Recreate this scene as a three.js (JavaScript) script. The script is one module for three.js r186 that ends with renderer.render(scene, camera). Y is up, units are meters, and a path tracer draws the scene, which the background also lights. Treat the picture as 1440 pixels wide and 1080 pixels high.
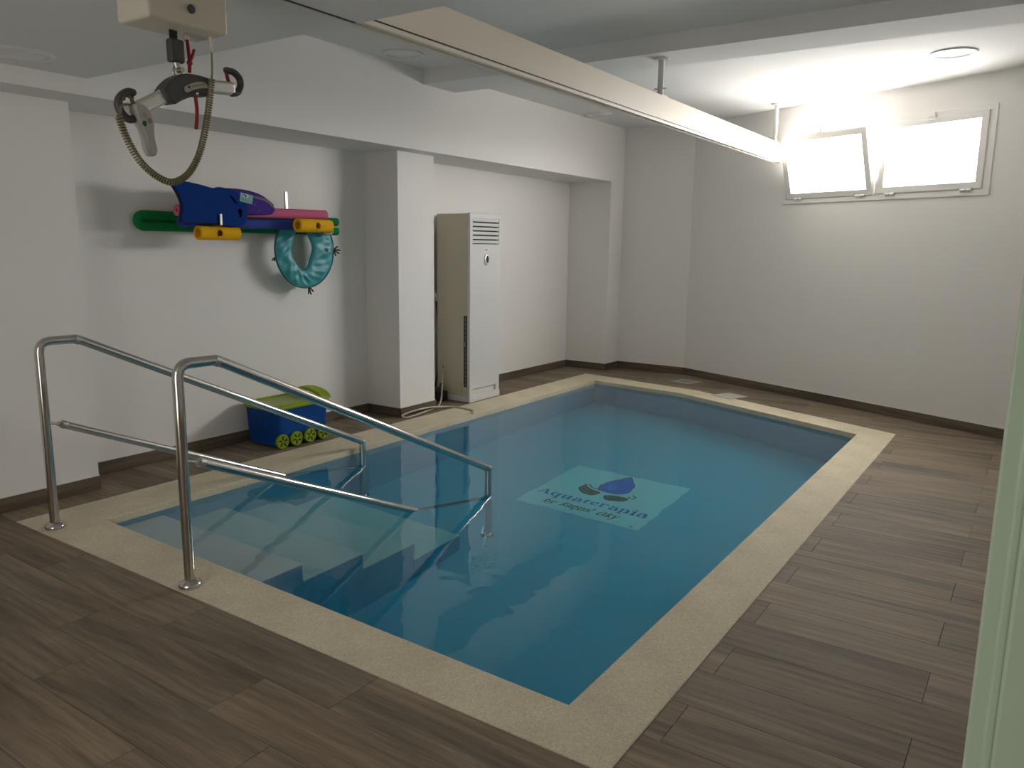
import * as THREE from 'three';
import { RoundedBoxGeometry } from 'three/addons/geometries/RoundedBoxGeometry.js';
import { mergeGeometries as mergeAlike } from 'three/addons/utils/BufferGeometryUtils.js';
import { RectAreaLightUniformsLib } from 'three/addons/lights/RectAreaLightUniformsLib.js';

// World frame: +x across the pool, -z along the pool away from the entrance, metres; the corner of the water by the steps is the origin.
RectAreaLightUniformsLib.init();
const scene = new THREE.Scene();
const renderer = new THREE.WebGLRenderer();
renderer.toneMapping = THREE.LinearToneMapping;
renderer.toneMappingExposure = 2.65;
renderer.shadowMap.enabled = true;

// ------------------------------------------------------------------ camera
const camera = new THREE.PerspectiveCamera(2 * Math.atan(540 / 1100) * 180 / Math.PI, 4 / 3, 0.05, 60);
camera.position.set(4.123, 1.5, 2.146);
camera.rotation.order = 'YXZ';
camera.rotation.set(-10.0 * Math.PI / 180, 34.0 * Math.PI / 180, 0.0126);

// ------------------------------------------------------------------ daylight: an overcast sky outside, entering by the one high window
scene.background = new THREE.Color(1.0, 0.98, 0.95);
scene.backgroundIntensity = 4;
const WALL_TURN = Math.atan2(-0.41, 0.912), WIN0 = new THREE.Vector3(0.62, 0, -6.75);
const onWindowWall = (s, y, n) => new THREE.Vector3(WIN0.x + 0.912 * s - 0.41 * n, y, WIN0.z + 0.41 * s + 0.912 * n);
const daylight = new THREE.RectAreaLight(new THREE.Color(1.0, 0.975, 0.94), 11, 1.92, 0.6);
daylight.position.copy(onWindowWall(2.335, 2.31, -0.17));
daylight.rotation.order = 'YXZ';
daylight.rotation.set(-0.45, WALL_TURN + Math.PI, 0);  // a RectAreaLight shines along its own -z; the sky light falls in from above
scene.add(daylight);
// added light for the brightness inferred behind the camera, at an added double door
const addedBackLight = new THREE.RectAreaLight(new THREE.Color(1.0, 0.98, 0.93), 0.57, 1.56, 2.06);
addedBackLight.position.set(2.2, 1.09, 3.36);             // shines along -z, into the room
scene.add(addedBackLight);

// ------------------------------------------------------------------ helpers
let seed = 7;
const rnd = () => { seed = (seed * 1664525 + 1013904223) >>> 0; return seed / 4294967296; };
const V = (x, y, z) => new THREE.Vector3(x, y, z);
const lin = (r, g, b) => new THREE.Color().setRGB(r, g, b);
const std = (color, roughness = 0.6, extra = {}) => new THREE.MeshStandardMaterial({ color, roughness, ...extra });
const phys = (color, roughness = 0.6, extra = {}) => new THREE.MeshPhysicalMaterial({ color, roughness, ...extra });
const taken = {};
function numbered(name) {
  taken[name] = (taken[name] ?? -1) + 1;
  return taken[name] ? `${name}_${String(taken[name]).padStart(3, '0')}` : name;
}
function mesh(name, geometry, material, parent) {
  const m = new THREE.Mesh(geometry, material);
  m.name = parent ? name : numbered(name);
  (parent ?? scene).add(m);
  return m;
}
function tag(o, label, category, group) {
  o.userData.label = label; o.userData.category = category;
  if (group) o.userData.group = group;
  return o;
}
function thing(name, label, category, position = [0, 0, 0], turn = 0, group) {
  const o = new THREE.Group();
  o.name = numbered(name); scene.add(o);
  o.position.set(...position); o.rotation.y = turn;
  return tag(o, label, category, group);
}
function struct(name, geometry, material, label, category) {
  const m = mesh(name, geometry, material);
  m.userData.kind = 'structure';
  if (label) { m.userData.label = label; m.userData.category = category; }
  return m;
}
function mergeGeometries(list) {                        // any mix of indexed and plain geometries
  return mergeAlike(list.map((g) => {
    const n = g.index ? g.toNonIndexed() : g.clone();
    for (const k of Object.keys(n.attributes)) if (!['position', 'normal', 'uv'].includes(k)) n.deleteAttribute(k);
    if (!n.attributes.uv) n.setAttribute('uv', new THREE.BufferAttribute(new Float32Array(n.attributes.position.count * 2), 2));
    n.clearGroups();
    return n;
  }));
}
const rbox = (w, h, d, r = 0.004, x = 0, y = 0, z = 0, seg = 2) => new RoundedBoxGeometry(w, h, d, seg, Math.min(r, w / 2.01, h / 2.01, d / 2.01)).translate(x, y, z);
const span = (x0, x1, y0, y1, z0, z1) => new THREE.BoxGeometry(x1 - x0, y1 - y0, z1 - z0).translate((x0 + x1) / 2, (y0 + y1) / 2, (z0 + z1) / 2);
const rspan = (x0, x1, y0, y1, z0, z1, r) => rbox(x1 - x0, y1 - y0, z1 - z0, r, (x0 + x1) / 2, (y0 + y1) / 2, (z0 + z1) / 2);
function metricUV(g, k = 1) {                          // uv in metres by the way each face points
  g = g.index ? g.toNonIndexed() : g;
  const p = g.attributes.position, n = p.count, uv = new Float32Array(n * 2);
  const a = V(), b = V(), c = V();
  for (let i = 0; i < n; i += 3) {
    a.fromBufferAttribute(p, i); b.fromBufferAttribute(p, i + 1); c.fromBufferAttribute(p, i + 2);
    const q = b.clone().sub(a).cross(c.clone().sub(a));
    const ax = Math.abs(q.x), ay = Math.abs(q.y), az = Math.abs(q.z);
    [a, b, c].forEach((v, j) => {
      const [s, t] = ay >= ax && ay >= az ? [v.x, -v.z] : ax > az ? [-v.z, v.y] : [v.x, v.y];
      uv[(i + j) * 2] = s * k; uv[(i + j) * 2 + 1] = t * k;
    });
  }
  g.setAttribute('uv', new THREE.BufferAttribute(uv, 2));
  return g;
}
function slab(poly, y0, y1, hole) {                    // a prism over a plan outline [[x, z], ...]
  const s = new THREE.Shape(poly.map(([x, z]) => new THREE.Vector2(x, -z)));
  if (hole) s.holes.push(new THREE.Path(hole.map(([x, z]) => new THREE.Vector2(x, -z))));
  return new THREE.ExtrudeGeometry(s, { depth: y1 - y0, bevelEnabled: false }).rotateX(-Math.PI / 2).translate(0, y0, 0);
}
function pathCurve(points, bend) {                     // straight runs with rounded corners
  const path = new THREE.CurvePath(), P = points.map((p) => V(...p));
  let from = P[0];
  for (let i = 1; i < P.length; i++) {
    if (i === P.length - 1) { path.add(new THREE.LineCurve3(from, P[i])); break; }
    const a = P[i].clone().sub(P[i - 1]), b = P[i + 1].clone().sub(P[i]);
    const k = Math.min(bend, a.length() * 0.45, b.length() * 0.45);
    const p0 = P[i].clone().addScaledVector(a.normalize(), -k), p1 = P[i].clone().addScaledVector(b.normalize(), k);
    path.add(new THREE.LineCurve3(from, p0)); path.add(new THREE.QuadraticBezierCurve3(p0, P[i], p1)); from = p1;
  }
  return path;
}
const closeEnds = (curve, r, radial) => [0, 1].map((t) => {
  const p = curve.getPointAt(t), d = curve.getTangentAt(t).multiplyScalar(t ? 1 : -1);
  return new THREE.CircleGeometry(r, radial).applyQuaternion(new THREE.Quaternion().setFromUnitVectors(V(0, 0, 1), d)).translate(p.x, p.y, p.z);
});
function pipe(points, r, bend = 0.05, segs = 48, radial = 16) {
  const c = pathCurve(points, bend);
  return mergeGeometries([new THREE.TubeGeometry(c, segs, r, radial), ...closeEnds(c, r, radial)]);
}
function rope(points, r, segs = 64, radial = 8, closed = false) {
  const c = new THREE.CatmullRomCurve3(points.map((p) => V(...p)), closed, 'centripetal');
  const t = new THREE.TubeGeometry(c, segs, r, radial, closed);
  return closed ? t : mergeGeometries([t, ...closeEnds(c, r, radial)]);
}
function rod(a, b, r, radial = 16, r2 = r) {
  const A = V(...a), B = V(...b), d = B.clone().sub(A);
  return new THREE.CylinderGeometry(r2, r, d.length(), radial).translate(0, d.length() / 2, 0).applyQuaternion(new THREE.Quaternion().setFromUnitVectors(V(0, 1, 0), d.normalize())).translate(...a);
}
const lathe = (pts, seg = 32) => new THREE.LatheGeometry(pts.map(([x, y]) => new THREE.Vector2(x, y)), seg);
function roundedShape(w, h, r) {
  const s = new THREE.Shape(), x = -w / 2, y = -h / 2;
  s.moveTo(x + r, y); s.lineTo(x + w - r, y); s.absarc(x + w - r, y + r, r, -Math.PI / 2, 0);
  s.lineTo(x + w, y + h - r); s.absarc(x + w - r, y + h - r, r, 0, Math.PI / 2);
  s.lineTo(x + r, y + h); s.absarc(x + r, y + h - r, r, Math.PI / 2, Math.PI);
  s.lineTo(x, y + r); s.absarc(x + r, y + r, r, Math.PI, Math.PI * 1.5);
  return s;
}
const splineShape = (pts, n = 80) => new THREE.Shape(new THREE.SplineCurve([...pts, pts[0]].map(([x, y]) => new THREE.Vector2(x, y))).getPoints(n));

// ------------------------------------------------------------------ textures
const perm = Array.from({ length: 65536 }, () => rnd());
function vnoise(x, y, px, py) {                        // value noise that repeats every px, py cells
  const xi = Math.floor(x), yi = Math.floor(y), fx = x - xi, fy = y - yi;
  const h = (i, j) => perm[((((i % px) + px) % px) * 131 + (((j % py) + py) % py) * 977 + px * 17) & 65535];
  const u = fx * fx * (3 - 2 * fx), v = fy * fy * (3 - 2 * fy);
  return (h(xi, yi) * (1 - u) + h(xi + 1, yi) * u) * (1 - v) + (h(xi, yi + 1) * (1 - u) + h(xi + 1, yi + 1) * u) * v;
}
function dataTexture(w, h, pixel, { srgb = false, repeat = [1, 1] } = {}) {
  const d = new Uint8Array(w * h * 4);
  for (let y = 0; y < h; y++) for (let x = 0; x < w; x++) {
    const c = pixel(x / w, y / h);
    for (let k = 0; k < 3; k++) d[(y * w + x) * 4 + k] = Math.max(0, Math.min(255, c[k] ?? c[0]));
    d[(y * w + x) * 4 + 3] = 255;
  }
  const t = new THREE.DataTexture(d, w, h, THREE.RGBAFormat);
  t.wrapS = t.wrapT = THREE.RepeatWrapping; t.magFilter = THREE.LinearFilter; t.minFilter = THREE.LinearMipmapLinearFilter; t.generateMipmaps = true;
  if (srgb) t.colorSpace = THREE.SRGBColorSpace;
  t.repeat.set(...repeat); t.needsUpdate = true;
  return t;
}
const woodTexture = dataTexture(1024, 1024, (u, v) => {            // 2 m x 1 m of greyed oak print
  const warp = 0.02 * (vnoise(u * 5, v * 6, 5, 6) - 0.5) + 0.008 * (vnoise(u * 14, v * 20, 14, 20) - 0.5);
  const w = v + warp;
  const broad = vnoise(u * 3, w * 14, 3, 14), mid = vnoise(u * 6, w * 44, 6, 44), fine = vnoise(u * 20, w * 200, 20, 200), fleck = vnoise(u * 70, w * 340, 70, 340);
  const cath = Math.abs(Math.sin((w * 22 + 1.6 * vnoise(u * 4, w * 7, 4, 7)) * Math.PI));
  const dark = Math.max(0, vnoise(u * 4 + 9, w * 26, 4, 26) - 0.7) * 2.4;
  const t = 0.34 * broad + 0.26 * mid + 0.22 * fine + 0.1 * fleck + 0.14 * cath - 0.34 * dark;
  const k = 0.62 + 0.62 * t, hue = vnoise(u * 2 + 3, w * 5, 2, 5);
  return [(127 + 6 * hue) * k, (116 + 2 * hue) * k, (100 - 3 * hue) * k];
}, { srgb: true, repeat: [0.5, 1] });
const sandTexture = dataTexture(512, 512, (u, v) => {              // cast stone: sand grains and soft mottling, 0.8 m
  const grain = vnoise(u * 256, v * 256, 256, 256), clump = vnoise(u * 60, v * 60, 60, 60), soft = vnoise(u * 6, v * 6, 6, 6), dot = vnoise(u * 200 + 31, v * 200, 200, 200);
  const k = 0.86 + 0.16 * grain + 0.035 * clump + 0.06 * soft - (dot > 0.93 ? 0.1 : 0);
  return [216 * k, 205 * k, 178 * k];
}, { srgb: true, repeat: [1.25, 1.25] });
const sandBump = dataTexture(512, 512, (u, v) => [128 + 90 * (vnoise(u * 256, v * 256, 256, 256) - 0.5) + 30 * (vnoise(u * 60, v * 60, 60, 60) - 0.5)], { repeat: [1.25, 1.25] });
const plasterBump = dataTexture(512, 512, (u, v) => [128 + 70 * (vnoise(u * 160, v * 160, 160, 160) - 0.5) + 60 * (vnoise(u * 22, v * 22, 22, 22) - 0.5)]);
const rippleBump = dataTexture(512, 512, (u, v) => {
  const a = vnoise(u * 9, v * 9, 9, 9), b = vnoise(u * 24 + 3, v * 24, 24, 24), c = vnoise(u * 60, v * 60, 60, 60);
  return [128 + 110 * (a - 0.5) + 60 * (b - 0.5) + 10 * (c - 0.5)];
}, { repeat: [0.5, 0.5] });
function canvasTexture(w, h, draw) {
  const c = document.createElement('canvas'); c.width = w; c.height = h;
  draw(c.getContext('2d'), w, h);
  const t = new THREE.CanvasTexture(c); t.colorSpace = THREE.SRGBColorSpace;
  return t;
}

// ------------------------------------------------------------------ materials
const M = {
  wall: std(lin(0.84, 0.82, 0.79), 0.9, { bumpMap: plasterBump, bumpScale: 0.0006 }),
  ceiling: std(lin(0.82, 0.815, 0.80), 0.92, { bumpMap: plasterBump, bumpScale: 0.0004 }),
  grout: std(lin(0.13, 0.115, 0.10), 0.9),
  coping: std(0xffffff, 0.82, { map: sandTexture, bumpMap: sandBump, bumpScale: 0.0015 }),
  liner: std(lin(0.17, 0.46, 0.65), 0.55),
  step: std(lin(0.60, 0.69, 0.72), 0.5),
  steel: std(lin(0.62, 0.60, 0.57), 0.1, { metalness: 1 }),
  brushed: std(lin(0.50, 0.49, 0.47), 0.42, { metalness: 1 }),
  alu: std(lin(0.80, 0.78, 0.73), 0.35, { metalness: 0.85 }),
  white: std(lin(0.74, 0.73, 0.71), 0.45),
  pvc: std(lin(0.82, 0.80, 0.77), 0.4),
  trackWhite: std(lin(0.80, 0.73, 0.61), 0.4),
  cream: std(lin(0.62, 0.57, 0.46), 0.45),
  black: std(lin(0.012, 0.012, 0.012), 0.5),
  charcoal: std(lin(0.06, 0.056, 0.053), 0.5),
  red: std(lin(0.30, 0.010, 0.012), 0.6),
};
const woods = [[1, 1, 1], [0.9, 0.89, 0.88], [1.07, 1.05, 1.03], [0.96, 0.93, 0.9], [0.86, 0.85, 0.86]].map(([r, g, b]) => std(lin(r, g, b), 0.72, { map: woodTexture, bumpMap: woodTexture, bumpScale: 0.0004 }));
const skirtWood = std(lin(0.62, 0.60, 0.58), 0.55, { map: woodTexture });

// ------------------------------------------------------------------ the room shell
const CEIL = 2.91, DROP = 2.36, BACK = 3.4, RIGHT = 4.75;
const winEnd = [WIN0.x + 0.912 * 4.75, WIN0.z + 0.41 * 4.75];
struct('wall_left', metricUV(slab([[-1.06, BACK], [-0.55, BACK], [-0.55, -0.27], [-0.84, -0.27], [-0.84, -2.885], [-0.45, -2.885], [-0.45, -3.355], [-0.84, -3.355], [-0.84, -6.42], [-0.27, -6.42], [-0.27, -6.95], [-1.06, -6.95]], -0.2, CEIL)), M.wall, 'long white plastered wall with recesses and a square pillar', 'wall');
struct('wall_far', span(-0.27, 0.78, -0.2, CEIL, -6.95, -6.75), M.wall, 'short white wall in the far corner beside the window wall', 'wall');
const winWall = new THREE.Shape([[0, -0.2], [4.75, -0.2], [4.75, CEIL], [0, CEIL]].map(([x, y]) => new THREE.Vector2(x, y)));
const W0 = 1.30, W1 = 3.345, H0 = 1.955, H1 = 2.665;
winWall.holes.push(new THREE.Path([[W0 + 0.03, H0 + 0.03], [W0 + 0.03, H1 - 0.03], [W1 - 0.03, H1 - 0.03], [W1 - 0.03, H0 + 0.03]].map(([x, y]) => new THREE.Vector2(x, y))));
const wallWindow = struct('wall_window', metricUV(new THREE.ExtrudeGeometry(winWall, { depth: 0.24, bevelEnabled: false }).translate(0, 0, -0.24)), M.wall, 'long white wall that holds the high window', 'wall');
wallWindow.position.copy(WIN0); wallWindow.rotation.y = WALL_TURN;
struct('wall_right', span(RIGHT, RIGHT + 0.2, -0.2, CEIL, winEnd[1] - 0.2, BACK), M.wall);
struct('wall_back', mergeGeometries([span(-1.06, 1.36, -0.2, CEIL, BACK, BACK + 0.2), span(3.04, RIGHT + 0.2, -0.2, CEIL, BACK, BACK + 0.2), span(1.36, 3.04, 2.17, CEIL, BACK, BACK + 0.2), span(1.36, 3.04, -0.2, 0.0, BACK, BACK + 0.2)]), M.wall);
{
  const d = new THREE.Group(); d.name = 'door_2'; d.userData = { kind: 'structure', label: 'unseen frosted glass double door added for the light from behind the camera', category: 'door' }; scene.add(d);  // unseen door, added to carry the light inferred from the entrance side
  const pane = std(lin(0.7, 0.7, 0.68), 0.5, { emissive: lin(1.0, 0.98, 0.93), emissiveIntensity: 0.3 });  // glow added to the panes, to go with the added light
  for (const x0 of [1.42, 2.21]) {
    const leaf = mesh('door_leaf', mergeGeometries([rspan(x0, x0 + 0.77, 0.01, 0.07, 3.4, 3.44, 0.004), rspan(x0, x0 + 0.77, 2.06, 2.12, 3.4, 3.44, 0.004), rspan(x0, x0 + 0.05, 0.05, 2.08, 3.4, 3.44, 0.004), rspan(x0 + 0.72, x0 + 0.77, 0.05, 2.08, 3.4, 3.44, 0.004)]), M.pvc, d);
    mesh('glowing_pane', span(x0 + 0.04, x0 + 0.73, 0.06, 2.07, 3.415, 3.425), pane, leaf);
  }
  mesh('door_frame', mergeGeometries([rspan(1.36, 1.42, 0, 2.17, 3.39, 3.5, 0.004), rspan(2.98, 3.04, 0, 2.17, 3.39, 3.5, 0.004), rspan(1.36, 3.04, 2.12, 2.17, 3.39, 3.5, 0.004)]), M.pvc, d);
}
struct('ceiling', metricUV(span(-1.06, RIGHT + 0.2, CEIL, CEIL + 0.2, -7.0, BACK + 0.2)), M.ceiling, 'white ceiling above the pool', 'ceiling');
struct('ceiling_drop', metricUV(mergeGeometries([span(-0.27, 1.735, DROP, CEIL, -0.235, BACK), span(1.765, RIGHT, DROP, CEIL, -0.235, BACK), span(1.735, 1.765, DROP + 0.06, CEIL, -0.235, BACK)])), M.ceiling, 'lowered white ceiling over the entrance side with a slot for the hoist track', 'ceiling');
struct('wall_beam', metricUV(span(-0.84, -0.27, 2.27, CEIL, -6.42, BACK)), M.wall, 'deep white downstand beam along the long wall above the recesses', 'beam');
struct('ceiling_beam', metricUV(span(-0.27, RIGHT, 2.795, CEIL, -3.43, -3.02)), M.ceiling, 'shallow white beam crossing the ceiling above the pool', 'beam');

// ------------------------------------------------------------------ pool: basin, steps, coping, water
const INNER = [[0, 0], [2.96, 0.06], [2.96, -4.70], [1.06, -5.56], [-0.03, -5.71]];
const OUTER = [[-0.35, 0.30], [3.226, 0.30], [3.23, -4.905], [1.15, -5.815], [-0.35, -6.075]];
const WATER = -0.042, DEPTH = -1.03;
const grow = (poly, d) => {                            // push an outline outwards by d
  const n = poly.length;
  return poly.map((p, i) => {
    const a = poly[(i + n - 1) % n], b = poly[(i + 1) % n];
    const nrm = (s, t) => { const l = Math.hypot(t[0] - s[0], t[1] - s[1]); return [-(t[1] - s[1]) / l, (t[0] - s[0]) / l]; };
    const n1 = nrm(a, p), n2 = nrm(p, b), k = 1 + n1[0] * n2[0] + n1[1] * n2[1];
    return [p[0] + d * (n1[0] + n2[0]) / k, p[1] + d * (n1[1] + n2[1]) / k];
  });
};
const basin = struct('pool_basin', slab(grow(INNER, 0.28), DEPTH - 0.2, DEPTH), M.liner, 'pale blue pool basin', 'pool');
mesh('basin_wall', slab(grow(INNER, 0.28), DEPTH, -0.05, INNER), M.liner, basin);
{
  const nose = [0, -0.34, -0.76, -1.18, -1.615], tops = [-0.137, -0.352, -0.555, -0.783];
  tops.forEach((y, i) => {
    const z1 = nose[i] + (i ? 0 : 0.02), s = mesh('step', span(-0.02, 1.197, DEPTH, y - 0.012, nose[i + 1] + 0.003, z1), M.liner, basin);
    mesh('tread', rspan(-0.02, 1.2, y - 0.012, y, nose[i + 1], z1, 0.004), M.step, s);
  });
}
{
  const s = new THREE.Shape(OUTER.map(([x, z]) => new THREE.Vector2(x, -z)));
  const inner = INNER.map(([x, z]) => new THREE.Vector2(x, -z));
  s.holes.push(new THREE.Path(inner));
  const g = new THREE.ExtrudeGeometry(s, { depth: 0.038, bevelEnabled: true, bevelThickness: 0.006, bevelSize: 0.006, bevelOffset: -0.006, bevelSegments: 3 }).rotateX(-Math.PI / 2).translate(0, -0.044, 0);
  struct('pool_coping', metricUV(g), M.coping, 'cream cast stone coping around the pool', 'coping');
}
const waterMaterial = phys(0xffffff, 0.0, { transmission: 1, thickness: 1, ior: 1.333, attenuationColor: lin(0.60, 0.955, 0.985), attenuationDistance: 1.0, bumpMap: rippleBump, bumpScale: 0.003 });
const water = mesh('pool_water', metricUV(slab(grow(INNER, 0.02), DEPTH - 0.05, WATER)), waterMaterial);
water.userData.kind = 'stuff';
tag(water, 'clear blue water filling the therapy pool', 'water');
{
  const logo = canvasTexture(1024, 1024, (c, w, h) => {
    c.fillStyle = '#c2dfe8'; c.fillRect(0, 0, w, h);
    const P = (u, v) => [u * w, (1 - v) * h];
    const curve = (pts, fill, stroke, lw) => {
      c.beginPath(); c.moveTo(...P(...pts[0]));
      for (let i = 1; i < pts.length; i++) { const a = P(...pts[i]), b = P(...pts[(i + 1) % pts.length]); c.quadraticCurveTo(a[0], a[1], (a[0] + b[0]) / 2, (a[1] + b[1]) / 2); }
      if (fill) { c.closePath(); c.fillStyle = fill; c.fill(); }
      if (stroke) { c.lineWidth = lw; c.strokeStyle = stroke; c.stroke(); }
    };
    c.lineCap = 'round'; c.lineJoin = 'round';
    const drop = [[0.5, 0.99], [0.44, 0.88], [0.385, 0.72], [0.38, 0.60], [0.44, 0.545], [0.53, 0.54], [0.61, 0.57], [0.645, 0.68], [0.62, 0.80], [0.545, 0.9], [0.5, 0.99]];
    curve(drop, '#1e6ad0', '#123a78', 9);
    curve([[0.43, 0.74], [0.42, 0.66], [0.47, 0.6], [0.53, 0.62], [0.5, 0.72]], '#2c80e6');
    const hand = (pts) => { curve(pts, '#6d675d', '#15130f', 13); };
    hand([[0.28, 0.60], [0.25, 0.53], [0.31, 0.45], [0.40, 0.40], [0.45, 0.44], [0.45, 0.52], [0.38, 0.52], [0.32, 0.56]]);
    hand([[0.51, 0.47], [0.53, 0.41], [0.62, 0.40], [0.69, 0.44], [0.71, 0.50], [0.64, 0.52], [0.57, 0.51]]);
    for (const s of [[[0.26, 0.61], [0.30, 0.63], [0.34, 0.58], [0.42, 0.56]], [[0.30, 0.52], [0.36, 0.47], [0.42, 0.45]], [[0.32, 0.55], [0.38, 0.50], [0.43, 0.49]], [[0.55, 0.42], [0.60, 0.49], [0.66, 0.47]], [[0.58, 0.41], [0.64, 0.48], [0.69, 0.50]], [[0.68, 0.55], [0.72, 0.50], [0.74, 0.56], [0.71, 0.60]]]) curve([...s, s[s.length - 1]], null, '#15130f', 11);
    c.fillStyle = '#1c66b4'; c.font = 'bold 176px serif'; c.textAlign = 'left'; c.textBaseline = 'alphabetic';
    c.save(); c.translate(0.035 * w, 0.765 * h); const tw = c.measureText('Aquaterapia').width; c.scale(0.93 * w / tw, 0.8); c.fillText('Aquaterapia', 0, 0); c.restore();
    c.fillStyle = '#17130f'; c.font = 'italic bold 120px serif';
    for (const [word, u0, u1, v] of [['by', 0.17, 0.265, 0.085], ['Raquel', 0.315, 0.575, 0.09], ['Oky', 0.615, 0.79, 0.085]]) {
      c.save(); c.translate(u0 * w, (1 - v) * h); c.transform((u1 - u0) * w / c.measureText(word).width, 0, -0.12, 0.98, 0, 0); c.fillText(word, 0, 0); c.restore();
    }
    curve([[0.93, 0.035], [0.945, 0.045], [0.95, 0.03]], null, '#17130f', 8);
  });
  const panel = mesh('logo_panel', rbox(1.0, 0.004, 0.97, 0.0015), std(lin(0.54, 0.74, 0.80), 0.5));
  panel.position.set(1.5, DEPTH + 0.002, -3.035);
  tag(panel, 'square printed panel with a blue drop and lettering on the pool floor', 'floor sign');
  mesh('print', new THREE.PlaneGeometry(0.99, 0.96).rotateX(-Math.PI / 2).translate(0, 0.0032, 0), std(0xffffff, 0.5, { map: logo }), panel);
}

// ------------------------------------------------------------------ floor: wood-look planks, clipped to the room
const floorHole = grow(OUTER, 0.002);
const floor = struct('floor', slab([[-1.0, BACK + 0.1], [RIGHT + 0.1, BACK + 0.1], [RIGHT + 0.1, -7], [-1.0, -7]], -0.2, -0.009, grow(INNER, 0.27)), M.grout, 'greyed oak look plank floor around the pool', 'floor');
function clip(poly, nx, nz, d) {                       // keep nx * x + nz * z >= d
  const out = [];
  poly.forEach((p, i) => {
    const q = poly[(i + 1) % poly.length], a = nx * p[0] + nz * p[1] - d, b = nx * q[0] + nz * q[1] - d;
    if (a >= 0) out.push(p);
    if ((a >= 0) !== (b >= 0)) out.push([p[0] + (q[0] - p[0]) * a / (a - b), p[1] + (q[1] - p[1]) * a / (a - b)]);
  });
  return out;
}
const area = (p) => Math.abs(p.reduce((s, a, i) => { const b = p[(i + 1) % p.length]; return s + a[0] * b[1] - a[1] * b[0]; }, 0)) / 2;
const beyond = (a, b) => { const nx = b[1] - a[1], nz = -(b[0] - a[0]), l = Math.hypot(nx, nz); return [nx / l, nz / l, (nx * a[0] + nz * a[1]) / l]; };
const windowSide = [-0.41, 0.912, -0.41 * WIN0.x + 0.912 * WIN0.z];
const skew1 = beyond(OUTER[4], OUTER[3]), skew2 = beyond(OUTER[3], OUTER[2]);
const regions = [
  [[1, 0, -0.55], [-1, 0, -RIGHT], [0, 1, 0.303], [0, -1, -BACK]],
  [[1, 0, -0.55], [-1, 0, 0.352], [0, 1, -0.27], [0, -1, -0.303]],
  [[1, 0, -0.84], [-1, 0, 0.352], [0, 1, -6.42], [0, -1, 0.27]],
  [[1, 0, 3.2295], [-1, 0, -RIGHT], [0, -1, -0.303], windowSide],
  [[1, 0, -0.352], [-1, 0, -1.15], [0, 1, -6.75], windowSide, skew1],
  [[1, 0, 1.15], [-1, 0, -3.232], windowSide, skew2],
];
const ROW = 0.2345, LENGTH = 0.96;
function plankGeometry(poly, du, dv) {
  const c = poly.reduce((s, p) => [s[0] + p[0] / poly.length, s[1] + p[1] / poly.length], [0, 0]);
  const inset = (p, k) => { const dx = p[0] - c[0], dz = p[1] - c[1]; return [p[0] - Math.sign(dx) * Math.min(k, Math.abs(dx) * 0.5), p[1] - Math.sign(dz) * Math.min(k, Math.abs(dz) * 0.5)]; };
  const rings = [[0.0008, -0.009], [0.0008, -0.0006], [0.0014, 0]].map(([k, y]) => poly.map((p) => { const q = inset(p, k); return [q[0], y, q[1]]; }));
  const n = poly.length, pos = [], uv = [];
  const put = (p) => { pos.push(...p); uv.push(p[0] + du, -p[2] + dv + p[1]); };
  for (let r = 0; r < 2; r++) for (let i = 0; i < n; i++) {
    const a = rings[r][i], b = rings[r][(i + 1) % n], d = rings[r + 1][i], e = rings[r + 1][(i + 1) % n];
    [a, b, e, a, e, d].forEach(put);
  }
  for (let i = 1; i < n - 1; i++) [rings[2][0], rings[2][i], rings[2][i + 1]].forEach(put);
  const g = new THREE.BufferGeometry();
  g.setAttribute('position', new THREE.Float32BufferAttribute(pos, 3));
  g.setAttribute('uv', new THREE.Float32BufferAttribute(uv, 2));
  g.computeVertexNormals();
  return g;
}
for (let k = -31; k < 14; k++) {
  const z0 = 0.303 + ROW * k, even = ((k % 2) + 2) % 2 === 1, start = (even ? 3.93 : 3.29) - LENGTH * 6;
  for (let j = 0; j < 9; j++) {
    const x0 = start + LENGTH * j, du = rnd() * 2, dv = rnd(), m = woods[Math.floor(rnd() * woods.length)];
    for (const region of regions) {
      let p = [[x0, z0], [x0, z0 + ROW], [x0 + LENGTH, z0 + ROW], [x0 + LENGTH, z0]];
      for (const h of region) { p = p.length ? clip(p, ...h) : p; }
      p = p.filter((q, i) => { const o = p[(i + 1) % p.length]; return Math.hypot(q[0] - o[0], q[1] - o[1]) > 1e-4; });
      if (p.length >= 3 && area(p) > 0.0015) mesh('plank', plankGeometry(p, du, dv), m, floor);
    }
  }
}
// skirting: dark strips of the same tile with a thin white sealant line on top
function skirting(name, runs) {
  const root = new THREE.Group(); root.name = name; root.userData.kind = 'structure'; scene.add(root);
  for (const [x0, z0, x1, z1] of runs) {               // the room lies to the left of the run
    const L = Math.hypot(x1 - x0, z1 - z0), turn = Math.atan2(-(z1 - z0), x1 - x0);
    const place = (g) => g.rotateY(turn).translate(x0, 0, z0);
    mesh('skirting_board', place(metricUV(rspan(0, L, 0.0005, 0.084, 0, 0.01, 0.002))), skirtWood, root);
    mesh('sealant', place(rspan(0, L, 0.084, 0.0885, 0, 0.007, 0.002)), M.white, root);
  }
}
skirting('baseboard_left', [[-0.55, BACK, -0.55, -0.27], [-0.55, -0.27, -0.84, -0.27], [-0.84, -0.27, -0.84, -2.875], [-0.84, -2.885, -0.44, -2.885], [-0.45, -2.875, -0.45, -3.365], [-0.45, -3.355, -0.84, -3.355], [-0.84, -3.355, -0.84, -6.41], [-0.84, -6.42, -0.26, -6.42], [-0.27, -6.41, -0.27, -6.75]].map(([a, b, c, d]) => [a, b, c, d]));
skirting('baseboard_far', [[-0.27, -6.75, 0.62, -6.75]]);
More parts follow.
